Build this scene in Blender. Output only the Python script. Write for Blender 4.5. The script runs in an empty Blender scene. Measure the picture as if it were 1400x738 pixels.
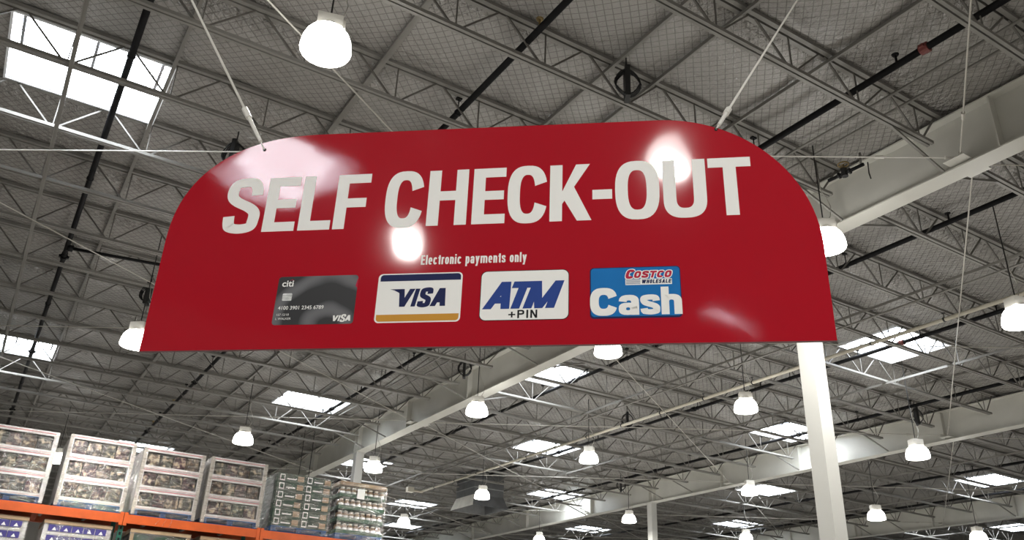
import bpy, math, random
from mathutils import Vector, Matrix
random.seed(7)
PI = math.pi
scene = bpy.context.scene
col = scene.collection

# ------------------------------------------------------------------ camera, world, exposure
CZ = 1.6                                   # eye height; every height below is measured from the floor
F_PX, YAW, PITCH, ROLL = 1154.5, math.radians(31.1416), math.radians(25.6524), math.radians(2.2599)
fwd = Vector((math.sin(YAW) * math.cos(PITCH), math.cos(YAW) * math.cos(PITCH), math.sin(PITCH)))
r0 = Vector((math.cos(YAW), -math.sin(YAW), 0)); u0 = r0.cross(fwd)
rgt = math.cos(ROLL) * r0 + math.sin(ROLL) * u0
upv = -math.sin(ROLL) * r0 + math.cos(ROLL) * u0
cam = bpy.data.cameras.new('camera'); cam_o = bpy.data.objects.new('camera', cam); col.objects.link(cam_o)
cam.sensor_width = 36; cam.lens = F_PX / 1400 * 36; cam.clip_end = 200
cam_o.matrix_world = Matrix(((rgt.x, upv.x, -fwd.x, 0), (rgt.y, upv.y, -fwd.y, 0), (rgt.z, upv.z, -fwd.z, CZ), (0, 0, 0, 1)))
scene.camera = cam_o
world = bpy.data.worlds.new('world'); scene.world = world; world.use_nodes = True
world.node_tree.nodes['Background'].inputs[0].default_value = (.75, .86, 1, 1)
world.node_tree.nodes['Background'].inputs[1].default_value = .6
scene.view_settings.view_transform = 'Standard'; scene.view_settings.look = 'None'
scene.view_settings.gamma = 1; scene.view_settings.use_curve_mapping = False
scene.view_settings.exposure = 0.0
LAMP_W = 195.0                             # power of each high-bay lamp
SKY_E = 16.0                               # daylight leaving a skylight pane

def seen(pts, margin=90):
    """True when one of the points lies inside the photograph's frame (used only to leave out what is out of view)."""
    for p in pts:
        d = Vector((p[0], p[1], p[2] - CZ)); w = d.dot(fwd)
        if w > .2:
            x = 700 + F_PX * d.dot(rgt) / w; y = 369 - F_PX * d.dot(upv) / w
            if -margin < x < 1400 + margin and -margin < y < 738 + margin: return True
    return False

# ------------------------------------------------------------------ helpers
class MB:
    def __init__(s): s.v = []; s.f = []; s.m = []; s.mi = 0
    def add(s, vs, fs):
        n = len(s.v); s.v += [tuple(p) for p in vs]
        for f in fs: s.f.append(tuple(i + n for i in f)); s.m.append(s.mi)
    def box(s, x0, x1, y0, y1, z0, z1):
        s.add([(x0,y0,z0),(x1,y0,z0),(x1,y1,z0),(x0,y1,z0),(x0,y0,z1),(x1,y0,z1),(x1,y1,z1),(x0,y1,z1)],
              [(3,2,1,0),(4,5,6,7),(0,1,5,4),(1,2,6,5),(2,3,7,6),(3,0,4,7)])
        return s
    def bar(s, a, b, r, n=4, r2=None, caps=True):
        a = Vector(a); b = Vector(b); d = (b - a).normalized(); r2 = r if r2 is None else r2
        h = Vector((0, 0, 1)) if abs(d.z) < .9 else Vector((1, 0, 0))
        e1 = d.cross(h).normalized(); e2 = d.cross(e1)
        vs = []
        for p, q in ((a, r), (b, r2)):
            for i in range(n):
                t = 2 * PI * (i + .5) / n
                vs.append(p + q * (math.cos(t) * e1 + math.sin(t) * e2))
        fs = [(i, (i + 1) % n, n + (i + 1) % n, n + i) for i in range(n)]
        if caps: fs += [tuple(range(n - 1, -1, -1)), tuple(range(n, 2 * n))]
        s.add(vs, fs); return s
    def tube(s, pts, r, n=6):
        pts = [Vector(p) for p in pts]; rings = []
        for i, p in enumerate(pts):
            d = (pts[min(i + 1, len(pts) - 1)] - pts[max(i - 1, 0)]).normalized()
            h = Vector((0, 0, 1)) if abs(d.z) < .95 else Vector((1, 0, 0))
            e1 = d.cross(h).normalized(); e2 = d.cross(e1)
            rings.append([p + r * (math.cos(2*PI*k/n) * e1 + math.sin(2*PI*k/n) * e2) for k in range(n)])
        fs = []
        for i in range(len(pts) - 1):
            for k in range(n): fs.append((i*n+k, i*n+(k+1) % n, (i+1)*n+(k+1) % n, (i+1)*n+k))
        fs += [tuple(range(n - 1, -1, -1)), tuple(range((len(pts)-1)*n, len(pts)*n))]
        s.add([p for r_ in rings for p in r_], fs); return s
    def lathe(s, prof, n=20, c=(0, 0, 0)):
        vs = [(c[0] + r * math.cos(2*PI*k/n), c[1] + r * math.sin(2*PI*k/n), c[2] + z) for r, z in prof for k in range(n)]
        fs = [(i*n+k, i*n+(k+1) % n, (i+1)*n+(k+1) % n, (i+1)*n+k) for i in range(len(prof) - 1) for k in range(n)]
        s.add(vs, fs); return s
    def prism(s, poly, y0, y1):
        """polygon in x,z extruded from y0 (front) to y1"""
        n = len(poly)
        s.add([(x, y0, z) for x, z in poly] + [(x, y1, z) for x, z in poly],
              [tuple(range(n)), tuple(range(2*n - 1, n - 1, -1))] + [((i+1) % n, i, n+i, n+(i+1) % n) for i in range(n)])
        return s
    def mesh(s, name, mats, smooth=False):
        me = bpy.data.meshes.new(name); me.from_pydata(s.v, [], s.f)
        for m in (mats if isinstance(mats, (list, tuple)) else [mats]): me.materials.append(m)
        for p, mi in zip(me.polygons, s.m): p.material_index = mi; p.use_smooth = smooth
        me.update(); return me

def link(name, me, parent=None, loc=None, rz=None):
    o = bpy.data.objects.new(name, me); col.objects.link(o)
    if parent is not None: o.parent = parent
    if loc is not None: o.location = loc
    if rz is not None: o.rotation_euler = (0, 0, rz)
    return o
def obj(name, mb, mats, parent=None, smooth=False): return link(name, mb.mesh(name, mats, smooth), parent)
def tag(o, label, cat, group=None):
    o['label'] = label; o['category'] = cat
    if group: o['group'] = group
    return o
def thing(name, label, cat, loc=(0, 0, 0), rz=0, group=None): return tag(link(name, None, None, loc, rz), label, cat, group)
def struct(o): o['kind'] = 'structure'; return o
def stuff(o): o['kind'] = 'stuff'; return o

def mat(name, c, rough=.5, metal=0, var=0.0, scale=6, bump=0, bscale=30, spec=.5, emit=None):
    m = bpy.data.materials.new(name); m.use_nodes = True; nt = m.node_tree; b = nt.nodes['Principled BSDF']
    b.inputs['Base Color'].default_value = (*c, 1); b.inputs['Roughness'].default_value = rough
    b.inputs['Metallic'].default_value = metal; b.inputs['Specular IOR Level'].default_value = spec
    tc = nt.nodes.new('ShaderNodeTexCoord')
    if var:
        n = nt.nodes.new('ShaderNodeTexNoise'); n.inputs['Scale'].default_value = scale; n.inputs['Detail'].default_value = 4
        r = nt.nodes.new('ShaderNodeValToRGB'); r.color_ramp.elements[0].position = .3; r.color_ramp.elements[1].position = .7
        r.color_ramp.elements[0].color = (*[x * (1 - var) for x in c], 1); r.color_ramp.elements[1].color = (*[min(1, x * (1 + var)) for x in c], 1)
        nt.links.new(tc.outputs['Object'], n.inputs['Vector']); nt.links.new(n.outputs['Fac'], r.inputs['Fac']); nt.links.new(r.outputs['Color'], b.inputs['Base Color'])
    if bump:
        n = nt.nodes.new('ShaderNodeTexNoise'); n.inputs['Scale'].default_value = bscale; n.inputs['Detail'].default_value = 3
        bp = nt.nodes.new('ShaderNodeBump'); bp.inputs['Strength'].default_value = bump; bp.inputs['Distance'].default_value = .02
        nt.links.new(tc.outputs['Object'], n.inputs['Vector']); nt.links.new(n.outputs['Fac'], bp.inputs['Height']); nt.links.new(bp.outputs['Normal'], b.inputs['Normal'])
    if emit: b.inputs['Emission Color'].default_value = (*emit[0], 1); b.inputs['Emission Strength'].default_value = emit[1]
    return m

M = {}
M['joist'] = mat('joist_paint', (.23, .222, .203), .5, 0, .10, 3)
M['web'] = mat('web_rod_paint', (.15, .142, .128), .5, 0, .1, 3)
M['girder'] = mat('girder_paint', (.60, .592, .54), .42, 0, .06, 1.5)
M['column'] = mat('column_paint', (.54, .535, .50), .45, 0, .03, 2)
M['pipe'] = mat('black_pipe', (.010, .010, .011), .55, 0, .2, 8, spec=.15)
M['red'] = mat('red_coupling', (.16, .03, .025), .5)
M['brass'] = mat('brass', (.30, .22, .10), .4, .8)
M['pale'] = mat('pale_pipe', (.62, .58, .48), .45, 0, .08, 3)
M['wire'] = mat('white_cable', (.85, .83, .78), .4)
M['rod'] = mat('brace_rod', (.5, .48, .43), .45)
M['black'] = mat('black_rubber', (.015, .015, .015), .6)
M['galv'] = mat('galvanised_steel', (.42, .43, .42), .38, .7, .12, 5)
M['duct'] = mat('grey_duct', (.17, .175, .18), .45, .5, .15, 4)
M['lit_sheet'] = mat('lamp_lit_sheet_metal', (.85, .84, .78), .5, 0, .1, 4)  # lamp light on one skirt side, put into its colour
M['floor'] = mat('concrete', (.40, .385, .36), .35, 0, .08, .7)
M['wall'] = mat('wall_panel', (.62, .61, .57), .6, 0, .05, .5)
M['deck'] = mat('roof_sheet', (.3, .3, .3), .6)
M['curb'] = mat('skylight_curb', (.85, .87, .9), .5)
M['alu'] = mat('aluminium', (.45, .47, .5), .35, .8)
M['housing'] = mat('lamp_housing', (.55, .53, .48), .45, .2)
M['globe'] = mat('glowing_prismatic_glass', (.9, .9, .88), .2, emit=((1, .98, .94), 16.0))
M['lens'] = mat('lamp_lens', (.9, .9, .88), .2, emit=((1, .975, .92), 10.0))
M['pane'] = mat('bright_skylight_pane', (.85, .9, .95), .4, emit=((.90, .95, 1.0), SKY_E))
M['orange'] = mat('orange_beam', (.60, .10, .015), .4, 0, .12, 4)
M['green_post'] = mat('green_post', (.01, .10, .065), .45, 0, .1, 5)
M['blue_wood'] = mat('blue_pallet_wood', (.018, .08, .22), .65, 0, .35, 6)
M['bare_wood'] = mat('bare_wood', (.42, .30, .18), .7, 0, .2, 6)
M['white_card'] = mat('white_card', (.62, .60, .585), .55, 0, .05, 3)
M['red_print'] = mat('red_print', (.50, .12, .14), .5)
M['brown_card'] = mat('brown_card', (.36, .25, .15), .7, 0, .15, 5)
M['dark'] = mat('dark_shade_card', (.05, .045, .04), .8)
M['post_grey'] = mat('grey_board', (.42, .38, .33), .6, 0, .1, 5)
M['purple'] = mat('purple_print', (.05, .04, .20), .5, 0, .2, 9)
M['green_card'] = mat('green_card', (.008, .04, .018), .4, 0, .5, 7)
M['green_tray'] = mat('green_tray', (.012, .075, .032), .5, 0, .2, 6)
M['jar'] = mat('jar_contents', (.28, .19, .12), .25, 0, .35, 18)
M['lid'] = mat('jar_lid', (.55, .5, .42), .35, .3)
M['label'] = mat('paper_label', (.8, .79, .76), .6)

def ceiling_mat():
    m = mat('white_vinyl_insulation', (.36, .345, .322), .12, 0, 0, 1, spec=1.0); nt = m.node_tree; b = nt.nodes['Principled BSDF']
    tc = nt.nodes.new('ShaderNodeTexCoord'); N = nt.nodes.new; Lk = nt.links.new
    def line(ang):
        mp = N('ShaderNodeMapping'); mp.inputs['Rotation'].default_value = (0, 0, ang)
        w = N('ShaderNodeTexWave'); w.inputs['Scale'].default_value = 3.3; w.inputs['Distortion'].default_value = .35; w.inputs['Detail'].default_value = 1
        w.inputs['Detail Scale'].default_value = .6
        r = N('ShaderNodeMapRange'); r.inputs['From Min'].default_value = .0; r.inputs['From Max'].default_value = .055
        Lk(tc.outputs['Object'], mp.inputs['Vector']); Lk(mp.outputs['Vector'], w.inputs['Vector']); Lk(w.outputs['Fac'], r.inputs['Value'])
        return r
    a, c = line(PI / 4), line(-PI / 4)
    mn = N('ShaderNodeMath'); mn.operation = 'MINIMUM'; Lk(a.outputs[0], mn.inputs[0]); Lk(c.outputs[0], mn.inputs[1])
    no = N('ShaderNodeTexNoise'); no.inputs['Scale'].default_value = .9; no.inputs['Detail'].default_value = 5; Lk(tc.outputs['Object'], no.inputs['Vector'])
    r1 = N('ShaderNodeValToRGB'); r1.color_ramp.elements[0].color = (.265, .253, .236, 1); r1.color_ramp.elements[1].color = (.355, .34, .318, 1)
    Lk(no.outputs['Fac'], r1.inputs['Fac'])
    mx = N('ShaderNodeMix'); mx.data_type = 'RGBA'; mx.inputs['A'].default_value = (.17, .162, .15, 1)
    Lk(mn.outputs[0], mx.inputs['Factor']); Lk(r1.outputs['Color'], mx.inputs['B']); Lk(mx.outputs['Result'], b.inputs['Base Color'])
    n2 = N('ShaderNodeTexNoise'); n2.inputs['Scale'].default_value = 5.5; n2.inputs['Detail'].default_value = 5; n2.inputs['Roughness'].default_value = .65
    Lk(tc.outputs['Object'], n2.inputs['Vector'])
    ad = N('ShaderNodeMath'); ad.operation = 'MULTIPLY_ADD'; ad.inputs[1].default_value = .03
    Lk(mn.outputs[0], ad.inputs[0]); Lk(n2.outputs['Fac'], ad.inputs[2])
    def mth(op, *a_):
        q = N('ShaderNodeMath'); q.operation = op
        for i_, v_ in enumerate(a_):
            if isinstance(v_, (int, float)): q.inputs[i_].default_value = v_
            else: Lk(v_, q.inputs[i_])
        return q.outputs[0]
    sx = N('ShaderNodeSeparateXYZ'); Lk(tc.outputs['Object'], sx.inputs[0])
    t = mth('FRACT', mth('DIVIDE', mth('SUBTRACT', sx.outputs['Y'], 6.9 * .718 - 6.9 * .2275 * 40), 6.9 * .2275))
    edge = mth('MULTIPLY', mth('ABSOLUTE', mth('SUBTRACT', t, .5)), 2.0)
    em = N('ShaderNodeMapRange'); em.inputs['From Min'].default_value = .35; em.inputs['From Max'].default_value = .8; Lk(edge, em.inputs['Value'])
    n3 = N('ShaderNodeTexNoise'); n3.inputs['Scale'].default_value = .8; n3.inputs['Detail'].default_value = 2; Lk(tc.outputs['Object'], n3.inputs['Vector'])
    pm = N('ShaderNodeMapRange'); pm.inputs['From Min'].default_value = .46; pm.inputs['From Max'].default_value = .62; Lk(n3.outputs['Fac'], pm.inputs['Value'])
    n4 = N('ShaderNodeTexNoise'); n4.inputs['Scale'].default_value = 11; n4.inputs['Detail'].default_value = 3; Lk(tc.outputs['Object'], n4.inputs['Vector'])
    crk = mth('MULTIPLY', mth('MULTIPLY', em.outputs[0], pm.outputs[0]), mth('MULTIPLY', n4.outputs['Fac'], 2.3))
    ad2 = N('ShaderNodeMath'); ad2.operation = 'ADD'; Lk(ad.outputs[0], ad2.inputs[0]); Lk(crk, ad2.inputs[1]); ad = ad2
    bp = N('ShaderNodeBump'); bp.inputs['Strength'].default_value = 1; bp.inputs['Distance'].default_value = .05
    Lk(ad.outputs[0], bp.inputs['Height']); Lk(bp.outputs['Normal'], b.inputs['Normal'])
    return m
M['ceiling'] = ceiling_mat()

def wrap_mat():
    m = bpy.data.materials.new('stretch_wrap_film'); m.use_nodes = True; nt = m.node_tree; N = nt.nodes.new
    for n in list(nt.nodes): nt.nodes.remove(n)
    out = N('ShaderNodeOutputMaterial'); mix = N('ShaderNodeMixShader'); tr = N('ShaderNodeBsdfTransparent'); gl = N('ShaderNodeBsdfGlossy')
    gl.inputs['Roughness'].default_value = .07; gl.inputs['Color'].default_value = (.95, .93, .9, 1)
    tc = N('ShaderNodeTexCoord'); mp = N('ShaderNodeMapping'); mp.inputs['Scale'].default_value = (1.2, 1.2, 4.5)
    n = N('ShaderNodeTexNoise'); n.inputs['Scale'].default_value = 3.2; n.inputs['Detail'].default_value = 4
    bp = N('ShaderNodeBump'); bp.inputs['Strength'].default_value = 1; bp.inputs['Distance'].default_value = .11
    fr = N('ShaderNodeMapRange'); fr.inputs['To Min'].default_value = .03; fr.inputs['To Max'].default_value = .40; fr.inputs['From Min'].default_value = .35; fr.inputs['From Max'].default_value = .65
    L = nt.links.new
    L(tc.outputs['Object'], mp.inputs['Vector']); L(mp.outputs['Vector'], n.inputs['Vector']); L(n.outputs['Fac'], bp.inputs['Height'])
    L(bp.outputs['Normal'], gl.inputs['Normal']); L(n.outputs['Fac'], fr.inputs['Value']); L(fr.outputs[0], mix.inputs['Fac'])
    L(tr.outputs[0], mix.inputs[1]); L(gl.outputs[0], mix.inputs[2]); L(mix.outputs[0], out.inputs['Surface'])
    return m
M['wrap'] = wrap_mat()

# ------------------------------------------------------------------ building shell
H_BOT, H_DECK = 6.0 + CZ, 6.9 + CZ          # girder bottom, insulation under the deck
JD = .57                                    # joist depth
GX = [-2.2, 9.57, 21.35, 33.1, 44.9]        # girder lines
P_J = 6.9 * .2275; Y0 = 6.9 * .718          # joist pitch and first joist
def YJ(k): return Y0 + P_J * k
XA, XB, KA, KB = -14.0, 57.0, -11, 29       # extent of the hall
YA, YB = YJ(KA), YJ(KB)
def quad(name, vs, m):
    b = MB(); b.add(vs, [(0, 1, 2, 3)]); return struct(obj(name, b, m))
quad('floor', [(XA, YA, 0), (XB, YA, 0), (XB, YB, 0), (XA, YB, 0)], M['floor'])
for nm, (x0, y0, x1, y1) in dict(wall_west=(XA, YA, XA, YB), wall_east=(XB, YB, XB, YA), wall_north=(XA, YB, XB, YB), wall_south=(XB, YA, XA, YA)).items():
    quad(nm, [(x0, y0, 0), (x1, y1, 0), (x1, y1, H_DECK + .35), (x0, y0, H_DECK + .35)], M['wall'])
ceil_o = quad('ceiling', [(XA, YA, H_DECK + .3), (XA, YB, H_DECK + .3), (XB, YB, H_DECK + .3), (XB, YA, H_DECK + .3)], M['deck'])

# skylights: (centre x, first joist index); last is added, unseen, for a smear on the sign
SKY = [(-.2, 3), (16.2, 3), (11.15, 7), (20.0, 7), (30.2, 7), (-.2, 11), (7.38, 11), (15.5, 11), (25.8, 11), (36.5, 11), (11.6, 15), (20.2, 15), (30.7, 15),
       (4.55, 17), (16.7, 19), (26.6, 19), (19.05, 23), (40.0, 10), (-7.3, -4), (-5.65, -10)]
SW = 1.82
def sky_w(k): return .32 if k == -10 else SW  # the added pane is narrowed to dim its mirrored smear
sky_by_strip = {}
for x, k in SKY: sky_by_strip.setdefault(k, []).append((x, sky_w(k)))
rnd = random.Random(3)
for k in range(KA, KB):
    y0, y1 = YJ(k), YJ(k + 1)
    xs = [XA + i * .5 for i in range(int((XB - XA) / .5) + 1)]
    holes = [(x - w_ / 2, x + w_ / 2) for x, w_ in sky_by_strip.get(k, [])]
    xs = sorted(set([x for x in xs if not any(a - .12 < x < b + .12 for a, b in holes)] + [e for h in holes for e in h]))
    ts = [0, .04, .1, .2, .35, .5, .65, .8, .9, .96, 1]
    ph = [rnd.uniform(0, 6.28) for _ in range(4)]
    b = MB(); n = len(ts)
    for x in xs:
        w = .5 + .22 * math.sin(x * 1.1 + ph[0]) + .2 * math.sin(x * 2.7 + ph[1]) + .12 * math.sin(x * 5.3 + ph[2])
        for t in ts:
            sag = (math.sin(PI * t) ** .6) * (.06 + .06 * w)
            b.v.append((x, y0 + (y1 - y0) * t, H_DECK + .03 - sag + .008 * math.sin(x * 7 + t * 9 + ph[3])))
    for i in range(len(xs) - 1):
        xm = (xs[i] + xs[i + 1]) / 2
        if any(a < xm < c for a, c in holes): continue
        for j in range(n - 1): b.f.append((i*n+j, i*n+j+1, (i+1)*n+j+1, (i+1)*n+j)); b.m.append(0)
    obj('insulation_strip', b, M['ceiling'], ceil_o, True)
for i, (x, k) in enumerate(SKY):
    y0, y1 = YJ(k) + .06, YJ(k + 1) - .06; a, c = x - sky_w(k) / 2, x + sky_w(k) / 2
    zt, zb = H_DECK + .26, H_DECK - .07
    w = struct(link('window_%d' % (i + 1), None, None, (0, 0, 0)))
    b = MB()
    b.box(a - .03, a, y0, y1, zb, zt); b.box(c, c + .03, y0, y1, zb, zt); b.box(a - .03, c + .03, y0 - .03, y0, zb, zt); b.box(a - .03, c + .03, y1, y1 + .03, zb, zt)
    obj('frame', b, M['curb'], w)
    b = MB(); b.box(a, c, y0, y1, zt - .03, zt); obj('pane', b, M['pane'], w)
    for bx in (a + .12, x + .02, c - .12):
        b = MB(); b.box(bx - .018, bx + .018, y0, y0 + .62, zb + .02, zb + .06); obj('bar', b, M['alu'], w)
    for by in (y0 + .12, y0 + .34):
        b = MB(); b.box(a, a + .2, by, by + .012, zb + .03, zb + .05); b.box(c - .2, c, by, by + .012, zb + .03, zb + .05); obj('clip', b, M['alu'], w)

# ------------------------------------------------------------------ girders and columns
GW = dict(near=1, )
g_label = ['pale steel girder outside the photo behind the hanging sign',
           'deep pale steel girder passing behind the red sign, resting on the white column',
           'pale steel girder second behind the sign, with a skylight glow on its web',
           'pale steel girder third behind the sign, low in the far corner',
           'pale steel girder farthest off beyond all others']
for gi, gx in enumerate(GX):
    if gi in (0, 4): continue
    g = thing('steel_girder', g_label[gi], 'girder', (gx, 0, 0))
    ya, yb = 1.2, 48
    b = MB(); b.box(-.011, .011, ya, yb, H_BOT + .02, H_DECK - .13); obj('web_plate', b, M['girder'], g)
    b = MB(); b.box(-.15, .15, ya, yb, H_BOT, H_BOT + .02); obj('bottom_flange', b, M['girder'], g)
    b = MB(); b.box(-.15, .15, ya, yb, H_DECK - .13, H_DECK - .11); obj('top_flange', b, M['girder'], g)
    for y in (4.25, 7.4, 7.62, 12.7, 17.5, 20.9, 24.35, 24.6, 28.2, 33.0, 38.0):
        for s in (-1, 1):
            b = MB(); b.box(min(s*.012, s*.145), max(s*.012, s*.145), y - .01, y + .01, H_BOT + .02, H_DECK - .13); obj('stiffener', b, M['girder'], g)
    for k in (0, 1, 3, 6, 8, 11, 12, 15, 18, 21):
        for s in (-1, 1):
            y = YJ(k); b = MB(); b.bar((s*1.15, y + .03, H_DECK - JD + .02), (s*.13, y + .03, H_BOT + .035), .022); obj('flange_brace', b, M['joist'], g)
    for m_ in range(0, 5):
        y = 4.75 + 7.85 * m_
        for s in (-1, 1):
            b = MB(); b.box(min(s*.02, s*.3), max(s*.02, s*.3), y - .14, y + .14, H_BOT + .05, H_BOT + .062); obj('gusset_plate', b, M['girder'], g)
for (x, y, w, lab) in ((9.60, 7.50, .25, 'tall white square steel column beneath the bottom corner of the red sign'),
                       (9.57, 24.5, .25, 'white square column standing behind the last pallet load on the rack'),
                       (21.35, 24.6, .25, 'slim white square column far off carrying the second girder')):
    c = thing('steel_column', lab, 'column', (x, y, 0))
    h = w / 2
    b = MB(); b.box(-h, h, -h, h, .02, H_BOT - .02); obj('shaft', b, M['column'], c)
    b = MB(); b.box(-h - .05, h + .05, -h - .05, h + .05, 0, .02); obj('base_plate', b, M['column'], c)
    b = MB(); b.box(-.15, .15, -h - .06, h + .06, H_BOT - .02, H_BOT); obj('cap_plate', b, M['column'], c)

# ------------------------------------------------------------------ roof joists
JL = GX[2] - GX[1]
NP = 10; PP = JL / NP
mb = MB(); mb.box(.1, JL - .1, -.07, -.014, -.05, 0); mb.box(.1, JL - .1, .014, .07, -.05, 0)
ME_TOP = mb.mesh('top_chord', M['joist'])
mb = MB(); mb.box(.38, JL - .38, -.05, -.01, -JD, -JD + .045); mb.box(.38, JL - .38, .01, .05, -JD, -JD + .045)
ME_BOT = mb.mesh('bottom_chord', M['joist'])
def web_list():
    out = []
    for i in range(NP):
        xb = (i + .5) * PP; za, zb = -.045, -JD + .03
        out += [((xb, 0, za), (xb, 0, zb), .010), ((max(i * PP + .05, .15), 0, za), (xb - .04, 0, zb), .015), ((min((i + 1) * PP - .05, JL - .15), 0, za), (xb + .04, 0, zb), .015)]
    return out
WEBS = web_list()
ME_WEB = []
for a, c, r in WEBS:
    mb = MB(); mb.bar(a, c, r); ME_WEB.append(mb.mesh('web', M['web']))
mb = MB()
for a, c, r in WEBS: mb.bar(a, c, r)
ME_WEBS = mb.mesh('webbing', M['web'])
ORD = ['first', 'second', 'third', 'fourth', 'fifth', 'sixth', 'seventh', 'eighth', 'ninth', 'tenth', 'eleventh', 'twelfth', 'thirteenth', 'fourteenth', 'fifteenth',
       'sixteenth', 'seventeenth', 'eighteenth', 'nineteenth', 'twentieth', 'twenty-first', 'twenty-second', 'twenty-third', 'twenty-fourth', 'twenty-fifth', 'twenty-sixth', 'twenty-seventh',
       'twenty-eighth', 'twenty-ninth', 'thirtieth']
BAY = ['before the sign girder', 'between the sign girder and second girder', 'between the second and third girders', 'beyond the third girder']
sky_joist = {}
for x, k in SKY:
    for kk in (k, k + 1): sky_joist.setdefault((kk, sum(x > g for g in GX) - 1), 1)
for bi in range(4):
    n_seen = 0
    for k in range(-3, 28):
        x0, y = GX[bi], YJ(k)
        pts = [(x0 + t * JL, y, H_DECK - z) for t in (0.02, .1, .2, .3, .4, .5, .6, .7, .8, .9, .98) for z in (0, JD)]
        if not seen(pts, 25): continue
        n_seen += 1
        j = thing('roof_joist', 'steel roof joist %s, %s row from the camera' % (BAY[bi], ORD[n_seen - 1]), 'joist', (x0, y, H_DECK), 0, 'roof joists ' + BAY[bi])
        link('top_chord', ME_TOP, j); link('bottom_chord', ME_BOT, j)
        dist = min(math.sqrt(p[0]**2 + p[1]**2 + (p[2]-CZ)**2) for p in pts if seen([p], 60)) if seen(pts, 60) else 99
        if dist < 15.5:
            for (a, c, r), me in zip(WEBS, ME_WEB):
                if seen([(x0 + p[0], y, H_DECK + p[2]) for p in (a, c)], 40): link('web', me, j)
        else:
            stuff(link('webbing', ME_WEBS, j))

# bridging angles that run across the joists
def bridging(x, z, y0, y1, lab, wide=.05):
    b = MB(); b.box(-wide/2, wide/2, y0, y1, -.004, .004); b.box(-wide/2, -wide/2 + .008, y0, y1, -.045, .0)
    o = obj('bridging_angle', b, M['joist']); o.location = (x, 0, z); tag(o, lab, 'bridging', 'bridging angles across the joists'); return o
zB, zT = H_DECK - JD - .005, H_DECK - .10
bridging(-.38, zB, 5, 40, 'thin bridging angle under the bottom chords, crossing below the big corner skylight')
bridging(.70, zT, 6, 40, 'bridging angle along the edge of the big corner skylight, at top chord height')
bridging(2.86, zT, 4, 40, 'wide grey bridging angle beside the largest lamp above the sign', .09)
bridging(5.24, zT, 3, 40, 'bridging angle under the top chords above the middle of the sign', .07)
bridging(5.88, zT, 3, 40, 'bridging angle close to the sign cable over the check-out end', .07)
bridging(7.32, zT, 2, 40, 'bridging angle between sign cable and the black pipe with red coupling', .07)
bridging(13.0, zB, 4, 42, 'bridging angle under the joists just beyond the sign girder')
bridging(16.85, zB, 4, 42, 'bright bridging angle passing under the skylight beside the white column')
bridging(18.9, zT, 4, 42, 'bridging angle at top chord height before the second girder', .07)
bridging(25.0, zB, 6, 44, 'bridging angle under joists just beyond the second girder')
bridging(29.0, zB, 6, 44, 'bridging angle under joists before the third girder')
bridging(36.6, zB, 8, 44, 'bridging angle under joists beyond the third girder')

# X-bracing rods at girder bottom height
def rod(a, c, lab, r=.013, m='rod', name='brace_rod', group='diagonal roof brace rods', fit=True):
    A, B = Vector(a), Vector(c); d = (B - A).normalized()
    t = thing(name, lab, 'rod', a, 0, group)
    b = MB(); b.bar((0, 0, 0), B - A, r, 6); obj('rod_shaft', b, M[m], t)
    if fit:
        for p in (d * .12, (B - A) - d * .12, (B - A) - d * 1.0):
            b = MB(); b.bar(p - d * .06, p + d * .06, r * 2.4, 6); obj('turnbuckle', b, M[m], t)
NODE = lambda m_: 4.75 + 7.85 * m_
zR = H_BOT + .09
names = {}
bay_txt = ['in front of the sign girder', 'between the sign girder and second girder', 'between the second and third girders']
for bi in range(3):
    for m_ in range(-1, 5):
        for s in (0, 1):
            xa, xb = GX[bi] + .14, GX[bi + 1] - .14
            ya, yb = (NODE(m_), NODE(m_ + 1)) if s == 0 else (NODE(m_ + 1), NODE(m_))
            pts = [(xa + (xb - xa) * t, ya + (yb - ya) * t, zR) for t in (.02, .15, .3, .5, .7, .85, .98)]
            if not seen(pts, -5): continue
            if bi == 0 and m_ == 0 and s == 1: lab = 'straight white tie rod crossing behind the sign just under its top edge'
            else: lab = 'thin brace rod %s, %s panel, slanting %s' % (bay_txt[bi], ORD[m_ + 1], 'away' if s == 0 else 'toward camera')
            rod((xa, ya, zR + (.03 if s else 0)), (xb, yb, zR + (.03 if s else 0)), lab, .010, 'wire' if (bi == 0 and m_ == 0 and s == 1) else 'rod')

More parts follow.
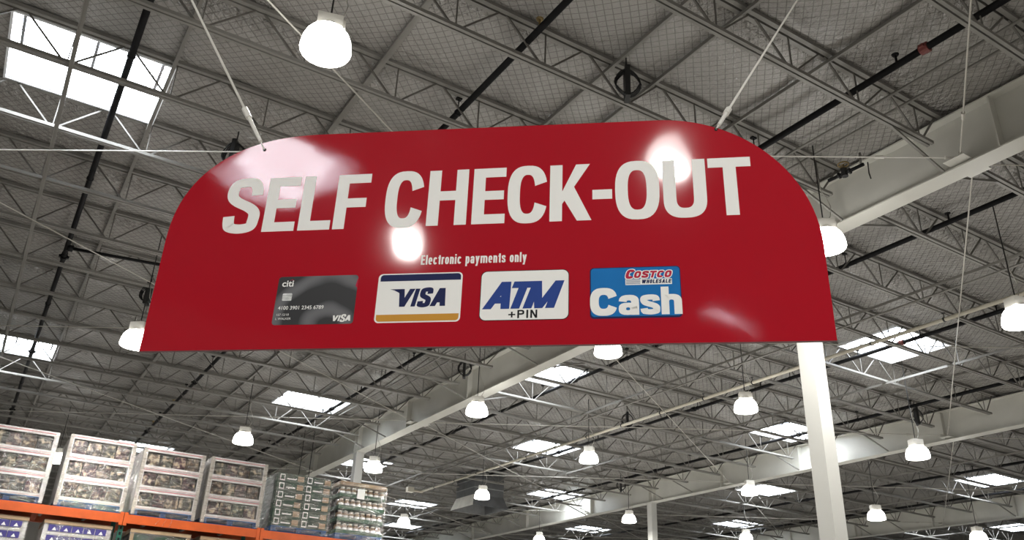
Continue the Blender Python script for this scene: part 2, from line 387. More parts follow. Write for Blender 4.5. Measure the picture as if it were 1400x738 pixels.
# ------------------------------------------------------------------ pipes
PZ = 6.62 + CZ
pipe_lab = ['black sprinkler pipe crossing the big corner skylight', 'black sprinkler pipe rising out of the top edge of the sign', 'black sprinkler pipe with the dark red coupling over the sign corner',
            'black sprinkler pipe first beyond the sign girder', 'black sprinkler pipe crossing the skylight beside the white column', 'black sprinkler pipe last before the second girder',
            'black sprinkler pipe first beyond the second girder', 'black sprinkler pipe mid way to the third girder', 'black sprinkler pipe nearest before the third girder']
for i, x in enumerate((.2, 4.03, 7.83, 11.72, 15.65, 19.75, 23.6, 27.5, 31.4)):
    y1 = 26.9 if i == 4 else 46
    p = thing('sprinkler_pipe', pipe_lab[i], 'pipe', (x, 0, PZ), 0, 'black sprinkler pipes')
    b = MB(); b.bar((0, -2, 0), (0, y1, 0), .042, 12); obj('pipe_run', b, M['pipe'], p, True)
    ys = [4.05] if i == 2 else []
    for y in ys + [9.9, 16.2, 22.5, 28.8]:
        if y > y1: continue
        if i == 0 and y < 12: continue
        b = MB(); b.bar((0, y - .05, 0), (0, y + .05, 0), .062, 12); b.box(-.085, .085, y - .03, y + .03, -.018, .018); obj('coupling', b, M['red' if i in (2, 4) and y < 10 else 'pipe'], p)
    for k in range(0, 16):
        y = YJ(k) - .55 + (.3 if k % 3 else 0)
        if k % 2 == (i % 2) and seen([(x, y, PZ)], 0):
            b = MB(); b.bar((0, y, .03), (0, y, .13), .014, 8); b.lathe([(.0, .13), (.035, .135), (.045, .155), (.0, .16)], 10, (0, y, 0)); obj('sprinkler_head', b, M['brass' if i == 1 else 'pipe'], p)
        if k % 2 != (i % 2) and seen([(x, y, PZ)], 0):
            b = MB(); b.bar((0, y + .35, .04), (0, y + .35, .22), .008, 6); b.bar((0, y + .335, 0), (0, y + .365, 0), .052, 10); b.box(-.035, .035, y + .32, y + .38, .21, .24); obj('pipe_hanger', b, M['pipe'], p)
# branch line off the first pipe
b = MB(); b.bar((0, 0, 0), (1.55, -.32, -.02), .028, 8); b.bar((-.05, 0, 0), (.05, 0, 0), .06, 8)
o = obj('branch_pipe', b, M['pipe'], None, True); o.location = (.25, 15.6, PZ - .06); tag(o, 'short black branch pipe sticking out sideways near the rack end', 'pipe')
# pale conduit pipe under the joists
PX, PZ2 = 14.24, 6.20 + CZ
p = thing('conduit_pipe', 'long pale pipe hung below the joists on short black hangers', 'pipe', (PX, 0, PZ2))
b = MB(); b.bar((0, 2, 0), (0, 29.6, 0), .038, 12); obj('pipe_run', b, M['pale'], p, True)
for k in range(-1, 16, 1):
    b = MB(); b.bar((0, YJ(k), .03), (0, YJ(k), .14), .007, 6); b.bar((0, YJ(k) - .03, .145), (0, YJ(k) + .03, .145), .03, 8); b.bar((0, YJ(k) - .015, 0), (0, YJ(k) + .015, 0), .047, 10)
    obj('pipe_hanger', b, M['black'], p)
b = MB(); b.bar((-.45, 29.6, -.01), (.05, 29.6, -.01), .04, 8); b.box(-.6, -.35, 29.5, 29.7, -.08, .1); obj('end_bracket', b, M['pale'], p)
# second thin pale conduit a little higher
for x, z, lab in ((13.2, 6.24, 'thin pale conduit running beside the long pale pipe'), (8.42, 6.75, 'thin grey conduit close under the insulation beside the sign girder'), (8.72, 6.75, 'grey conduit pair member closest to the sign girder')):
    b = MB(); b.bar((0, -2, 0), (0, 28, 0), .02, 8); o = obj('conduit', b, M['joist'], None, True); o.location = (x, 0, z + CZ); tag(o, lab, 'conduit')

# small sprinkler control valve beside the girder, and two rods that hang over the green cartons
t = thing('sprinkler_valve', 'dark sprinkler valve with small pipes between the rounded sign corner and the girder', 'valve', (8.85, 5.95, 6.32 + CZ), -1.5)
b = MB(); b.bar((-.30, 0, 0), (.24, 0, 0), .024, 10); obj('feed_pipe', b, M['pipe'], t, True)
b = MB(); b.bar((-.05, 0, -.05), (-.05, 0, .07), .045, 12); b.bar((-.14, 0, 0), (-.12, 0, 0), .045, 10); b.bar((.02, 0, 0), (.04, 0, 0), .045, 10); obj('valve_body', b, M['black'], t)
b = MB(); b.tube([(-.05 + .07 * math.cos(a * PI / 8), .07 * math.sin(a * PI / 8), .14) for a in range(17)], .01, 6); b.bar((-.05, 0, .08), (-.05, 0, .14), .01, 6); b.bar((-.12, 0, .14), (.02, 0, .14), .007, 5); obj('hand_wheel', b, M['brass'], t)
b = MB(); b.tube([(.2, 0, 0), (.2, .02, .2), (.1, .25, .25), (.05, .3, .4)], .015, 6); obj('branch', b, M['joist'], t, True)
b = MB(); b.tube([(.3, 0, 0), (.32, -.05, -.2), (.36, -.1, -.32)], .009, 6); obj('drain_line', b, M['black'], t, True)
for x, y, lab in ((8.30, 26.1, 'thin dark rod hanging behind the green carton load, nearer the rack end'), (8.55, 25.9, 'thin dark rod hanging behind the green carton load, nearer the jar load')):
    t = thing('hanger_rod', lab, 'rod', (x, y, H_DECK))
    b = MB(); b.bar((0, 0, -1.75), (0, 0, 0), .013, 6); obj('rod_shaft', b, M['black'], t)
    b = MB(); b.box(-.05, .05, -.02, .02, -1.8, -1.74); obj('end_clip', b, M['black'], t)

# coiled cables hung on joists
for i, (x, y, z, lab) in enumerate(((1.77, 10.55, 6.42, 'black coiled cable hanging at the rounded corner of the sign'), (5.32, 6.3, 6.5, 'black coiled cable on the joist above the word CHECK'),
        (8.9, 16.72, 6.5, 'black coiled cable above the lamp in front of the sign girder'), (14.41, 17.47, 6.4, 'black coiled cable near the lamp left of the white column'),
        (1.75, 16.4, 6.4, 'black coiled cable beside the straight edge of the sign'), (19.5, 24.1, 6.35, 'black coiled cable over the lamp by the slim column'), (19.7, 12.4, 6.35, 'black coiled cable in front of the second girder'))):
    t = thing('cable_coil', lab, 'cable', (x, y, z + CZ), -.55)
    b = MB()
    for q in range(3):
        b.tube([(.15 * math.cos(a * PI / 9) + .01 * q, .03 * q + .02 * math.sin(a), -.02 + .17 * math.sin(a * PI / 9)) for a in range(19)], .012, 6)
    obj('coil', b, M['black'], t, True)
    b = MB(); b.box(-.03, .03, -.05, .12, -.25, .2); b.bar((0, .05, .1), (0, .05, .38), .01, 6); obj('strap', b, M['black'], t)

# ------------------------------------------------------------------ high bay lamps
prof = [(.09, .215), (.14, .207), (.185, .18), (.217, .135), (.238, .075), (.249, .01), (.252, -.03), (.245, -.05)]
mb = MB(); mb.lathe(prof, 24); ME_GLOBE = mb.mesh('globe', M['globe'], True)
mb = MB(); mb.lathe([(.245, -.05), (.18, -.064), (.10, -.072), (.0, -.075)], 24); ME_LENS = mb.mesh('lens', M['lens'], True)
mb = MB(); mb.box(-.125, .125, -.10, .10, .225, .36); mb.box(.125, .155, -.06, .06, .24, .34); mb.lathe([(.09, .205), (.13, .215), (.13, .225), (.02, .23)], 16); ME_HOUS = mb.mesh('ballast_housing', M['housing'])
mb = MB(); mb.tube([(0, .02 * math.cos(a * PI / 5), .385 + .03 * math.sin(a * PI / 5)) for a in range(11)], .006, 6); ME_HOOK = mb.mesh('hook', M['housing'])
ME_CAGE = []
for sx, sy in ((1, 0), (-1, 0), (0, 1), (0, -1)):
    mb = MB(); mb.bar((sx * .12, sy * .11, .23), (sx * .236, sy * .236, .07), .007, 5); ME_CAGE.append(mb.mesh('bracket_arm', M['housing']))
area = bpy.data.lights.new('high_bay_light', 'AREA'); area.shape = 'DISK'; area.size = .24; area.energy = LAMP_W; area.color = (1, .98, .935)
LAMPS = [((1.76, 6.62, 5.6), 'largest glowing high-bay lamp, high above the sign'),
         ((8.68, 6.32, 5.4), 'glowing high-bay lamp half hidden by the straight edge of the sign under the girder'),
         ((1.58, 14.75, 4.91), 'glowing high-bay lamp peeking out at the lower sign corner over the rack side'),
         ((8.91, 11.3, 5.4), 'glowing high-bay lamp touching the bottom edge of the sign'),
         ((9.0, 16.18, 5.4), 'glowing high-bay lamp on a dark rod against the sign girder'),
         ((13.38, 12.28, 5.4), 'glowing high-bay lamp between the sign and the white column, under the long pale pipe'),
         ((5.31, 21.61, 5.2), 'glowing high-bay lamp hanging over the stacked pallet loads'),
         ((12.17, 5.80, 5.0), 'glowing high-bay lamp cut by the photo edge beyond the sign girder'),
         ((13.41, 17.89, 5.3), 'glowing high-bay lamp in front of a skylight below the long pale pipe'),
         ((9.24, 22.42, 5.2), 'glowing high-bay lamp in front of the column behind the rack'),
         ((17.29, 11.03, 4.78), 'glowing high-bay lamp in front of the second girder, past the white column'),
         ((19.57, 18.09, 5.3), 'glowing high-bay lamp under the second girder, close to the white column'),
         ((13.86, 24.26, 5.3), 'glowing high-bay lamp in front of the grey duct hood'),
         ((22.2, 15.78, 4.6), 'glowing high-bay lamp just past the white column, low in the photo'),
         ((19.77, 24.02, 5.2), 'glowing high-bay lamp beside the slim far column'),
         ((14.32, 31.11, 5.3), 'small glowing lamp beyond the end of the rack'),
         ((26.36, 15.29, 4.4), 'glowing lamp at the bottom of the photo under the third girder'),
         ((20.64, 31.06, 5.3), 'small glowing lamp at the bottom edge below the duct hood'),
         ((25.61, 24.06, 5.2), 'small glowing lamp at the bottom edge between the two white columns'),
         ((1.67, 28.12, 5.3), 'glowing lamp seen through the gap between the first two pallet loads'),
         ((-5.74, -1.88, 5.8), 'high-bay lamp behind the camera mirrored in the sign under the letter C'),
         ((-1.83, -2.95, 5.8), 'high-bay lamp behind the camera mirrored in the sign at OUT'),
         ((3.2, -4.2, 5.2), 'unseen high-bay lamp added behind the camera to brighten the sign, column side'),  # added source, kept out of the sign's mirror image, lights the sign face
         ((1.6, -7.6, 5.2), 'unseen high-bay lamp added farthest behind the camera to brighten the sign')]  # second added lamp, only there to lift the sign face
for (x, y, z), lab in LAMPS:
    t = thing('high_bay_lamp', lab, 'lamp', (x, y, z + CZ - .1), rnd.uniform(-.3, .3) - .5, 'high-bay lamps under the roof')
    link('globe', ME_GLOBE, t); link('lens', ME_LENS, t); link('ballast_housing', ME_HOUS, t); link('hook', ME_HOOK, t); 
    for me in ME_CAGE: link('bracket_arm', me, t)
    b = MB(); top = 6.93 - z + .1; b.bar((0, 0, .4), (0, 0, top), .009, 6); obj('hanging_rod', b, M['black'], t)
    b = MB(); b.tube([(.06, .03, .36), (.13, .04, .48), (.15, .04, .62), (.10, .03, .75), (.04, .02, .85), (.015, .01, min(1.1, top))], .007, 5); obj('power_cord', b, M['rod'], t, True)
    lo = bpy.data.objects.new('lamp_light', area); col.objects.link(lo); lo.parent = t; lo.location = (0, 0, -.09)

# ------------------------------------------------------------------ grey duct hood
t = thing('duct_hood', 'dark grey sheet metal duct hood with a flared skirt below the roof', 'duct', (15.87, 27.9, 5.5 + CZ))
b = MB(); b.box(-.62, .62, -.62, .75, .42, 1.38); obj('duct_box', b, M['duct'], t)
for z in (.66, .95, 1.2):
    b = MB(); b.box(-.635, .635, -.635, .765, z, z + .035); obj('seam_rib', b, M['galv'], t)
for nm, q in dict(a=[(-.75, -.8, 0), (-.75, .9, 0), (-.62, .75, .42), (-.62, -.62, .42)], b=[(.75, -.8, 0), (-.75, -.8, 0), (-.62, -.62, .42), (.62, -.62, .42)],
                  c=[(.75, .9, 0), (.75, -.8, 0), (.62, -.62, .42), (.62, .75, .42)], d=[(-.75, .9, 0), (.75, .9, 0), (.62, .75, .42), (-.62, .75, .42)]).items():
    b = MB(); q2 = [(x * .985, y * .985, z) for x, y, z in q]
    b.add(q + q2, [(0, 1, 2, 3), (7, 6, 5, 4), (0, 4, 5, 1), (1, 5, 6, 2), (2, 6, 7, 3), (3, 7, 4, 0)]); obj('skirt_panel', b, M['lit_sheet' if nm == 'a' else 'duct'], t)

# ------------------------------------------------------------------ the hanging sign
exec_sign = True
SX, SY, SZ = .36, 3.199, 1.017 + CZ
SRZ = math.atan2(-.643, .766)
def sign_mat(name, c, rough):
    m = bpy.data.materials.new(name); m.use_nodes = True; nt = m.node_tree; b = nt.nodes['Principled BSDF']
    b.inputs['Base Color'].default_value = (*c, 1); b.inputs['Roughness'].default_value = rough; b.inputs['Specular IOR Level'].default_value = .5
    tc = nt.nodes.new('ShaderNodeTexCoord'); n = nt.nodes.new('ShaderNodeTexNoise'); n.inputs['Scale'].default_value = 2.2; n.inputs['Detail'].default_value = 1
    bp = nt.nodes.new('ShaderNodeBump'); bp.inputs['Strength'].default_value = .35; bp.inputs['Distance'].default_value = .012
    nt.links.new(tc.outputs['Object'], n.inputs['Vector']); nt.links.new(n.outputs['Fac'], bp.inputs['Height']); nt.links.new(bp.outputs['Normal'], b.inputs['Normal'])
    return m
M['sign_red'] = sign_mat('glossy_red_sign', (.43, .008, .02), .055)
M['sign_edge'] = mat('dark_red_edge', (.10, .01, .015), .5)
M['print_white'] = mat('white_print', (.92, .915, .89), .45, spec=.2)
M['navy'] = mat('navy_print', (.012, .018, .085), .45, spec=.12)
M['blue'] = mat('blue_print', (.022, .06, .28), .45, spec=.12)
M['gold'] = mat('gold_print', (.62, .30, .04), .45, spec=.12)
M['cyan'] = mat('cyan_blue_card', (.004, .17, .50), .45, 0, .12, 3, spec=.12)
M['ink'] = mat('black_print', (.012, .012, .014), .45, spec=.12)
M['cost_red'] = mat('logo_red', (.50, .02, .06), .45, spec=.12)
M['cost_grey'] = mat('logo_grey_stripe', (.40, .42, .50), .45, spec=.12)
M['silver'] = mat('silver_chip', (.55, .55, .53), .3, .6, .2, 60)
def card_mat():
    m = mat('charcoal_swirl_card', (.1, .1, .105), .4, spec=.2); nt = m.node_tree; b = nt.nodes['Principled BSDF']; N = nt.nodes.new; L = nt.links.new
    tc = N('ShaderNodeTexCoord'); mp = N('ShaderNodeMapping'); mp.inputs['Location'].default_value = (-.70, 0, -.08)
    w = N('ShaderNodeTexWave'); w.wave_type = 'RINGS'; w.rings_direction = 'Y'; w.inputs['Scale'].default_value = 2.3; w.inputs['Distortion'].default_value = 1.5; w.inputs['Detail'].default_value = 1; w.inputs['Detail Scale'].default_value = 3
    r = N('ShaderNodeValToRGB'); r.color_ramp.elements[0].color = (.030, .030, .032, 1); r.color_ramp.elements[1].color = (.15, .15, .16, 1); r.color_ramp.elements[0].position = .45
    L(tc.outputs['Object'], mp.inputs['Vector']); L(mp.outputs['Vector'], w.inputs['Vector']); L(w.outputs['Fac'], r.inputs['Fac']); L(r.outputs['Color'], b.inputs['Base Color'])
    return m
M['card'] = card_mat()

sign = thing('hanging_sign', 'large glossy red hanging sign reading SELF CHECK-OUT with rounded top corners', 'sign', (SX, SY, SZ), SRZ)
W_, H_ = 2.438, .912
poly = [(0, 0), (W_, 0)]
for i in range(25):                                                     # sign end near the column: circular shoulder
    a = i / 24 * PI / 2; poly.append((W_ - .55 + .55 * math.cos(a), H_ - .55 - .012 + .55 * math.sin(a)))
for i in range(25):
    a = PI / 2 + i / 24 * PI / 2; c, s = math.cos(a), math.sin(a); e = 2 / 2.35
    poly.append((.56 - .56 * abs(c) ** e, H_ + .003 - .47 + .47 * abs(s) ** e))
b = MB(); b.prism(poly, 0, .016)
for i in range(2, len(b.m)): b.m[i] = 1
b.m[1] = 1
obj('panel', b, [M['sign_red'], M['sign_edge']], sign)
for hx, hz in ((.336, .855), (2.111, .845)):
    b = MB(); b.bar((hx, -.0015, hz), (hx, .0, hz), .007, 10); obj('cable_hole', b, M['ink'], sign)

# ---- lettering: block glyphs built from polygons, unit = metres on the sign face
def seg(p, q, w, hw=None):
    """thick straight stroke with horizontal ends between heights p.z and q.z: w is the horizontal width"""
    return [(p[0] - w/2, p[1]), (p[0] + w/2, p[1]), (q[0] + w/2, q[1]), (q[0] - w/2, q[1])]
def rect(x0, x1, z0, z1): return [(x0, z0), (x1, z0), (x1, z1), (x0, z1)]
def ring(x0, x1, z0, z1, sw, bw, a0, a1, n=40, e=2.7):
    cx, cz, A, B = (x0 + x1)/2, (z0 + z1)/2, (x1 - x0)/2, (z1 - z0)/2
    def pt(A, B, t):
        c, s = math.cos(t), math.sin(t)
        return (cx + A * math.copysign(abs(c) ** (2/e), c), cz + B * math.copysign(abs(s) ** (2/e), s))
    out = []
    for i in range(n):
        t, u = a0 + (a1 - a0) * i / n, a0 + (a1 - a0) * (i + 1) / n
        out.append([pt(A, B, t), pt(A, B, u), pt(A - sw, B - bw, u), pt(A - sw, B - bw, t)])
    return out
def stroke(pts, w, n=10):
    """thick curve through pts (Catmull-Rom) as quads; w = (horizontal stem, vertical stem)"""
    P = [pts[0]] + list(pts) + [pts[-1]]; c = []
    for i in range(1, len(P) - 2):
        for k in range(n):
            t = k / n; a = [0.5 * (2*P[i][j] + (P[i+1][j] - P[i-1][j]) * t + (2*P[i-1][j] - 5*P[i][j] + 4*P[i+1][j] - P[i+2][j]) * t*t + (-P[i-1][j] + 3*P[i][j] - 3*P[i+1][j] + P[i+2][j]) * t**3) for j in (0, 1)]
            c.append(a)
    c.append(list(pts[-1])); L, R = [], []
    for i, p in enumerate(c):
        q0, q1 = c[max(i-1, 0)], c[min(i+1, len(c)-1)]; dx, dz = q1[0]-q0[0], q1[1]-q0[1]; l = math.hypot(dx, dz); nx, nz = -dz/l, dx/l
        h = .5 * (w[0] * abs(nx) + w[1] * abs(nz)) / max(.01, (abs(nx) + abs(nz))) * math.hypot(abs(nx) + 0, abs(nz)) ** 0
        h = .5 * math.sqrt((w[0] * nx) ** 2 + (w[1] * nz) ** 2)
        L.append((p[0] + nx*h, p[1] + nz*h)); R.append((p[0] - nx*h, p[1] - nz*h))
    return [[R[i], R[i+1], L[i+1], L[i]] for i in range(len(c) - 1)]
def glyph(ch, x0, x1, z0, z1, s, bw):
    w, h, c = x1 - x0, z1 - z0, (x0 + x1)/2
    if ch == 'E': return [rect(x0, x0+s, z0, z1), rect(x0+s, x1, z0, z0+bw), rect(x0+s, x1-.006*w/.12, z0+h*.5-bw*.45, z0+h*.5+bw*.5), rect(x0+s, x1, z1-bw, z1)]
    if ch == 'F': return [rect(x0, x0+s, z0, z1), rect(x0+s, x1-.08*w, z0+h*.47-bw*.5, z0+h*.47+bw*.5), rect(x0+s, x1, z1-bw, z1)]
    if ch == 'L': return [rect(x0, x0+s, z0, z1), rect(x0+s, x1, z0, z0+bw)]
    if ch == 'H': return [rect(x0, x0+s, z0, z1), rect(x1-s, x1, z0, z1), rect(x0+s, x1-s, z0+h*.53-bw*.5, z0+h*.53+bw*.5)]
    if ch == 'T': return [rect(c-s/2, c+s/2, z0, z1-bw), rect(x0, x1, z1-bw, z1)]
    if ch == 'I': return [rect(x0, x1, z0, z1)]
    if ch == '-': return [rect(x0, x1, z0+h*.36, z0+h*.36+bw)]
    if ch == 'K':
        return [rect(x0, x0+s, z0, z1), [(x0+s, z0+h*.30), (x0+s, z0+h*.52), (x1-s*1.22, z1), (x1-.03*w, z1)],
                [(x0+s+w*.02, z0+h*.40), (x1-s*1.15, z0), (x1, z0), (x0+s+w*.24, z0+h*.66)]]
    if ch == 'O': return ring(x0, x1, z0, z1, s, bw, 0, 2*PI)
    if ch == 'C': return ring(x0, x1, z0, z1, s, bw, .30, 2*PI - .34)
    if ch == 'U':
        r = h * .34
        return [rect(x0, x0+s, z0+r, z1), rect(x1-s, x1, z0+r, z1)] + ring(x0, x1, z0, z0+2*r, s, bw, PI, 2*PI, 24)
    if ch == 'S':
        X = lambda t: x0 + w*t; Z = lambda t: z0 + h*t; a = s/2/w; q = bw/2/h
        return stroke([(X(1-a), Z(.68)), (X(1-a-.02), Z(.80)), (X(.72), Z(1-q-.015)), (X(.5), Z(1-q)), (X(.25), Z(1-q-.03)), (X(a), Z(.78)), (X(a+.02), Z(.655)), (X(.33), Z(.565)), (X(.68), Z(.455)),
                       (X(1-a-.005), Z(.36)), (X(1-a), Z(.23)), (X(.78), Z(q+.035)), (X(.5), Z(q)), (X(.24), Z(q+.03)), (X(a+.02), Z(.18)), (X(a), Z(.31))], (s*1.0, bw*1.0))
    if ch == 'A': return [[(x0, z0), (x0+s, z0), (c+s*.55, z1), (c-s*.55, z1)], [(x1-s, z0), (x1, z0), (c+s*.55, z1), (c-s*.55, z1)], rect(x0+w*.2, x1-w*.2, z0+h*.2, z0+h*.2+bw)]
    if ch == 'V': return [[(x0, z1), (x0+s, z1), (c+s*.5, z0), (c-s*.5, z0)][::-1], [(x1-s, z1), (x1, z1), (c+s*.5, z0), (c-s*.5, z0)][::-1]]
    if ch == 'M':
        return [rect(x0, x0+s, z0, z1), rect(x1-s, x1, z0, z1), [(x0, z1), (c-s*.45, z0), (c+s*.45, z0), (x0+s, z1)][::1], [(x1-s, z1), (c-s*.45, z0), (c+s*.45, z0), (x1, z1)]]
def more_glyph(ch, x0, x1, z0, xh, cap, s, bw):
    """lower-case (and a few more capital) letters; x-height xh, cap height cap"""
    w = x1 - x0; r = (xh - z0) * .5; c = (x0 + x1) / 2; ws = s * .96
    def arch(a, b): return [rect(a, a+s, z0, xh), rect(b-s, b, z0, xh-r*.8)] + ring(a, b, xh-2*r*.8, xh, s, bw, 0, PI*.92, 16)
    if ch == 'l': return [rect(x0, x0+s, z0, cap)]
    if ch == 'i': return [rect(x0, x0+s, z0, xh), rect(x0, x0+s, cap-bw*.95, cap)]
    if ch == 't': return [rect(x0+w*.26, x0+w*.26+s, z0+bw*.5, xh+(cap-xh)*.75), rect(x0, x1, xh-bw*.9, xh), rect(x0+w*.36, x1, z0, z0+bw*.9)]
    if ch == 'r': return [rect(x0, x0+s, z0, xh), rect(x0+s, x1, xh-bw*1.15, xh)]
    if ch == 'n': return arch(x0, x1)
    if ch == 'h': return arch(x0, x1) + [rect(x0, x0+s, xh-bw, cap)]
    if ch == 'm':
        m = c + s/2; return arch(x0, m) + arch(m - s, x1)
    if ch == 'o': return ring(x0, x1, z0, xh, s, bw, 0, 2*PI, 24)
    if ch == 'c': return ring(x0, x1, z0, xh, s, bw, .55, 2*PI-.55, 22)
    if ch == 'e': return ring(x0, x1, z0, xh, s, bw, 0, 2*PI-.75, 22) + [rect(x0+s*.5, x1-s*.02, z0+r-bw*.42, z0+r+bw*.34)]
    if ch == 's': return glyph('S', x0, x1, z0, xh, s*.92, bw*.95)
    if ch == 'a': return ring(x0, x1-s*.2, z0, z0+r*1.22, s*.95, bw*.85, 0, 2*PI, 20) + [rect(x1-s, x1, z0, xh-r*.75)] + ring(x0+.01*w, x1, xh-r*1.5, xh, s, bw, -.02, PI*.97, 16)
    if ch == 'p': return ring(x0, x1, z0, xh, s, bw, 0, 2*PI, 22) + [rect(x0, x0+s, z0-(cap-xh)*1.05, xh)]
    if ch == 'y': return [[(x0, xh), (x0+s, xh), (c+s*.5, z0), (c-s*.5, z0)][::-1], [(x1-s, xh), (x1, xh), (c+s*.1, z0-(cap-xh)*1.05), (c-s*.9, z0-(cap-xh)*1.05)][::-1], rect(x0+w*.08, c, z0-(cap-xh)*1.05, z0-(cap-xh)*1.05+bw*.85)]
    if ch == 'P': return [rect(x0, x0+s, z0, cap), rect(x0+s, c+w*.1, cap-bw, cap), rect(x0+s, c+w*.1, z0+(cap-z0)*.42, z0+(cap-z0)*.42+bw)] + ring(x0, x1, z0+(cap-z0)*.42, cap, s, bw, -PI/2, PI/2, 14)
    if ch == 'N': return [rect(x0, x0+s, z0, cap), rect(x1-s, x1, z0, cap), [(x0, cap), (x1-s*1.1, z0), (x1, z0), (x0+s*1.1, cap)]]
    if ch == '+': return [rect(c-s*.45, c+s*.45, z0+(cap-z0)*.1, z0+(cap-z0)*.8), rect(x0, x1, z0+(cap-z0)*.45-bw*.45, z0+(cap-z0)*.45+bw*.45)]
    if ch == 'C': return ring(x0, x1, z0, cap, s, bw, .62, 2*PI - .62, 28)
    if ch == 'W': return glyph('V', x0, c+s*.5, z0, cap, s, bw) + glyph('V', c-s*.5, x1, z0, cap, s, bw)
    return glyph(ch, x0, x1, z0, cap, s, bw)
ADV = dict(l=0, i=0, t=.62, r=.66, m=1.75, E=1.0, s=.95, e=1.0, W=1.7, I=0, L=.9, T=1.0, M=1.5, A=1.15, y=1.05)
def words_print(s_, x0, x1, z0, xh, cap, sw, bw, m, parent, y, shear=0, gap=.006, space=.02, grow=0, th=.0006, name='lettering'):
    """a line of block print fitted between x0 and x1"""
    body = sum((ADV.get(ch, 1.0)) for ch in s_ if ch != ' '); thin = sum(sw for ch in s_ if ADV.get(ch, 1.0) == 0)
    free = x1 - x0 - thin - space * s_.count(' ') - gap * (len(s_) - 1 - s_.count(' ')); u = free / body; x = x0; b = MB()
    for ch in s_:
        if ch == ' ': x += space - gap * .0; continue
        w = sw if ADV.get(ch, 1.0) == 0 else u * ADV.get(ch, 1.0)
        for gi_, p in enumerate(more_glyph(ch, x - grow, x + w + grow, z0 - grow, xh + grow, cap + grow, sw + 2 * grow, bw + 2 * grow)):
            b.prism([(px + shear * (pz - z0), pz) for px, pz in ccw(p)], y - th - .00003 * (gi_ % 5), y)
        x += w + gap
    return obj(name, b, m, parent)
def ccw(p):
    a = sum(p[i][0]*p[(i+1) % len(p)][1] - p[(i+1) % len(p)][0]*p[i][1] for i in range(len(p)))
    return p if a > 0 else p[::-1]
def letter(chs, m, parent, y, sw, bw, z0, z1, name='letter', shear=0, joined=False, th=.0006):
    b = MB()
    for ch, x0, x1 in chs:
        if not joined: b = MB()
        zz0, zz1 = (z0 - .004, z1 + .004) if ch in 'OCSU' and ch != 'U' else ((z0 - .004, z1) if ch == 'U' else (z0, z1))
        for gi_, p in enumerate(glyph(ch, x0, x1, zz0, zz1, sw, bw)):
            b.prism([(px + shear * (pz - z0), pz) for px, pz in ccw(p)], y - th - .00004 * min(gi_, 3) - (.00005 * len(b.f) / 400 if joined else 0), y)
        if not joined: obj(name, b, m, parent)
    if joined: return obj(name, b, m, parent)
HEAD = [('S', .219, .366), ('E', .386, .515), ('L', .530, .657), ('F', .668, .800), ('C', .865, 1.014), ('H', 1.031, 1.183), ('E', 1.203, 1.327), ('C', 1.335, 1.484),
        ('K', 1.493, 1.646), ('-', 1.650, 1.722), ('O', 1.733, 1.893), ('U', 1.906, 2.060), ('T', 2.070, 2.222)]
letter(HEAD, M['print_white'], sign, 0, .046, .040, .478, .718)

def text(s, x0, x1, z0, z1, m, parent, y, bold=0, shear=0, name='lettering', th=.0006, spacing=1.0, halo=0):
    """one line of print fitted to the box x0..x1, z0..z1 (whole glyph bounds)"""
    cu = bpy.data.curves.new(name, 'FONT'); cu.body = s; cu.offset = bold; cu.shear = shear; cu.space_character = spacing; cu.resolution_u = 3
    o = bpy.data.objects.new(name, cu); col.objects.link(o); bpy.context.view_layer.update()
    me0 = o.evaluated_get(bpy.context.evaluated_depsgraph_get()).to_mesh()
    vs = [v.co.copy() for v in me0.vertices]; fs = [tuple(p.vertices) for p in me0.polygons]
    bpy.data.objects.remove(o); bpy.data.curves.remove(cu)
    ax, bx = min(v.x for v in vs), max(v.x for v in vs); az, bz = min(v.y for v in vs), max(v.y for v in vs)
    b = MB(); b.add([(x0 + (v.x-ax)/(bx-ax)*(x1-x0), y - th, z0 + (v.y-az)/(bz-az)*(z1-z0)) for v in vs], fs)
    return obj(name, b, m, parent)
def rrect(x0, x1, z0, z1, r, n=6):
    out = []
    for cx, cz, a0 in ((x1-r, z0+r, -PI/2), (x1-r, z1-r, 0), (x0+r, z1-r, PI/2), (x0+r, z0+r, PI)):
        out += [(cx + r*math.cos(a0 + i*PI/2/n), cz + r*math.sin(a0 + i*PI/2/n)) for i in range(n + 1)]
    return out
def plate(poly, y, m, parent, name, th=.0006):
    b = MB(); b.prism(poly, y - th, y); return obj(name, b, m, parent)
words_print('Electronic payments only', 1.026, 1.414, .3175, .3465, .3565, .0062, .0058, M['print_white'], sign, 0, gap=.0036, space=.012)
# charcoal bank card
c = plate(rrect(.492, .797, .092, .284, .012), 0, M['card'], sign, 'payment_card')
text('citi', .508, .552, .243, .268, M['print_white'], c, -.0006, .02)
plate([(.536, .268), (.545, .271), (.554, .268), (.545, .2735)], -.0006, M['cost_red'], c, 'red_arc')
plate(rrect(.517, .553, .187, .216, .004), -.0006, M['silver'], c, 'chip')
for z in (.194, .201, .208): plate(rect(.517, .553, z, z + .0012), -.0012, M['ink'], c, 'chip_line', .0002)
text('4100 3901 2345 6789', .507, .680, .151, .166, M['print_white'], c, -.0006, .01)
text('157 12/18', .506, .552, .1275, .136, M['print_white'], c, -.0006)
text('L WALKER', .504, .562, .112, .120, M['print_white'], c, -.0006)
letter([('V', .715, .737), ('I', .7385, .7445), ('S', .7465, .765), ('A', .765, .786)], M['print_white'], c, -.0006, .0068, .0055, .103, .125, 'lettering', .22, True)
plate([(.790, .240), (.797, .232), (.797, .266), (.795, .268)], -.0006, M['cost_red'], c, 'red_mark')
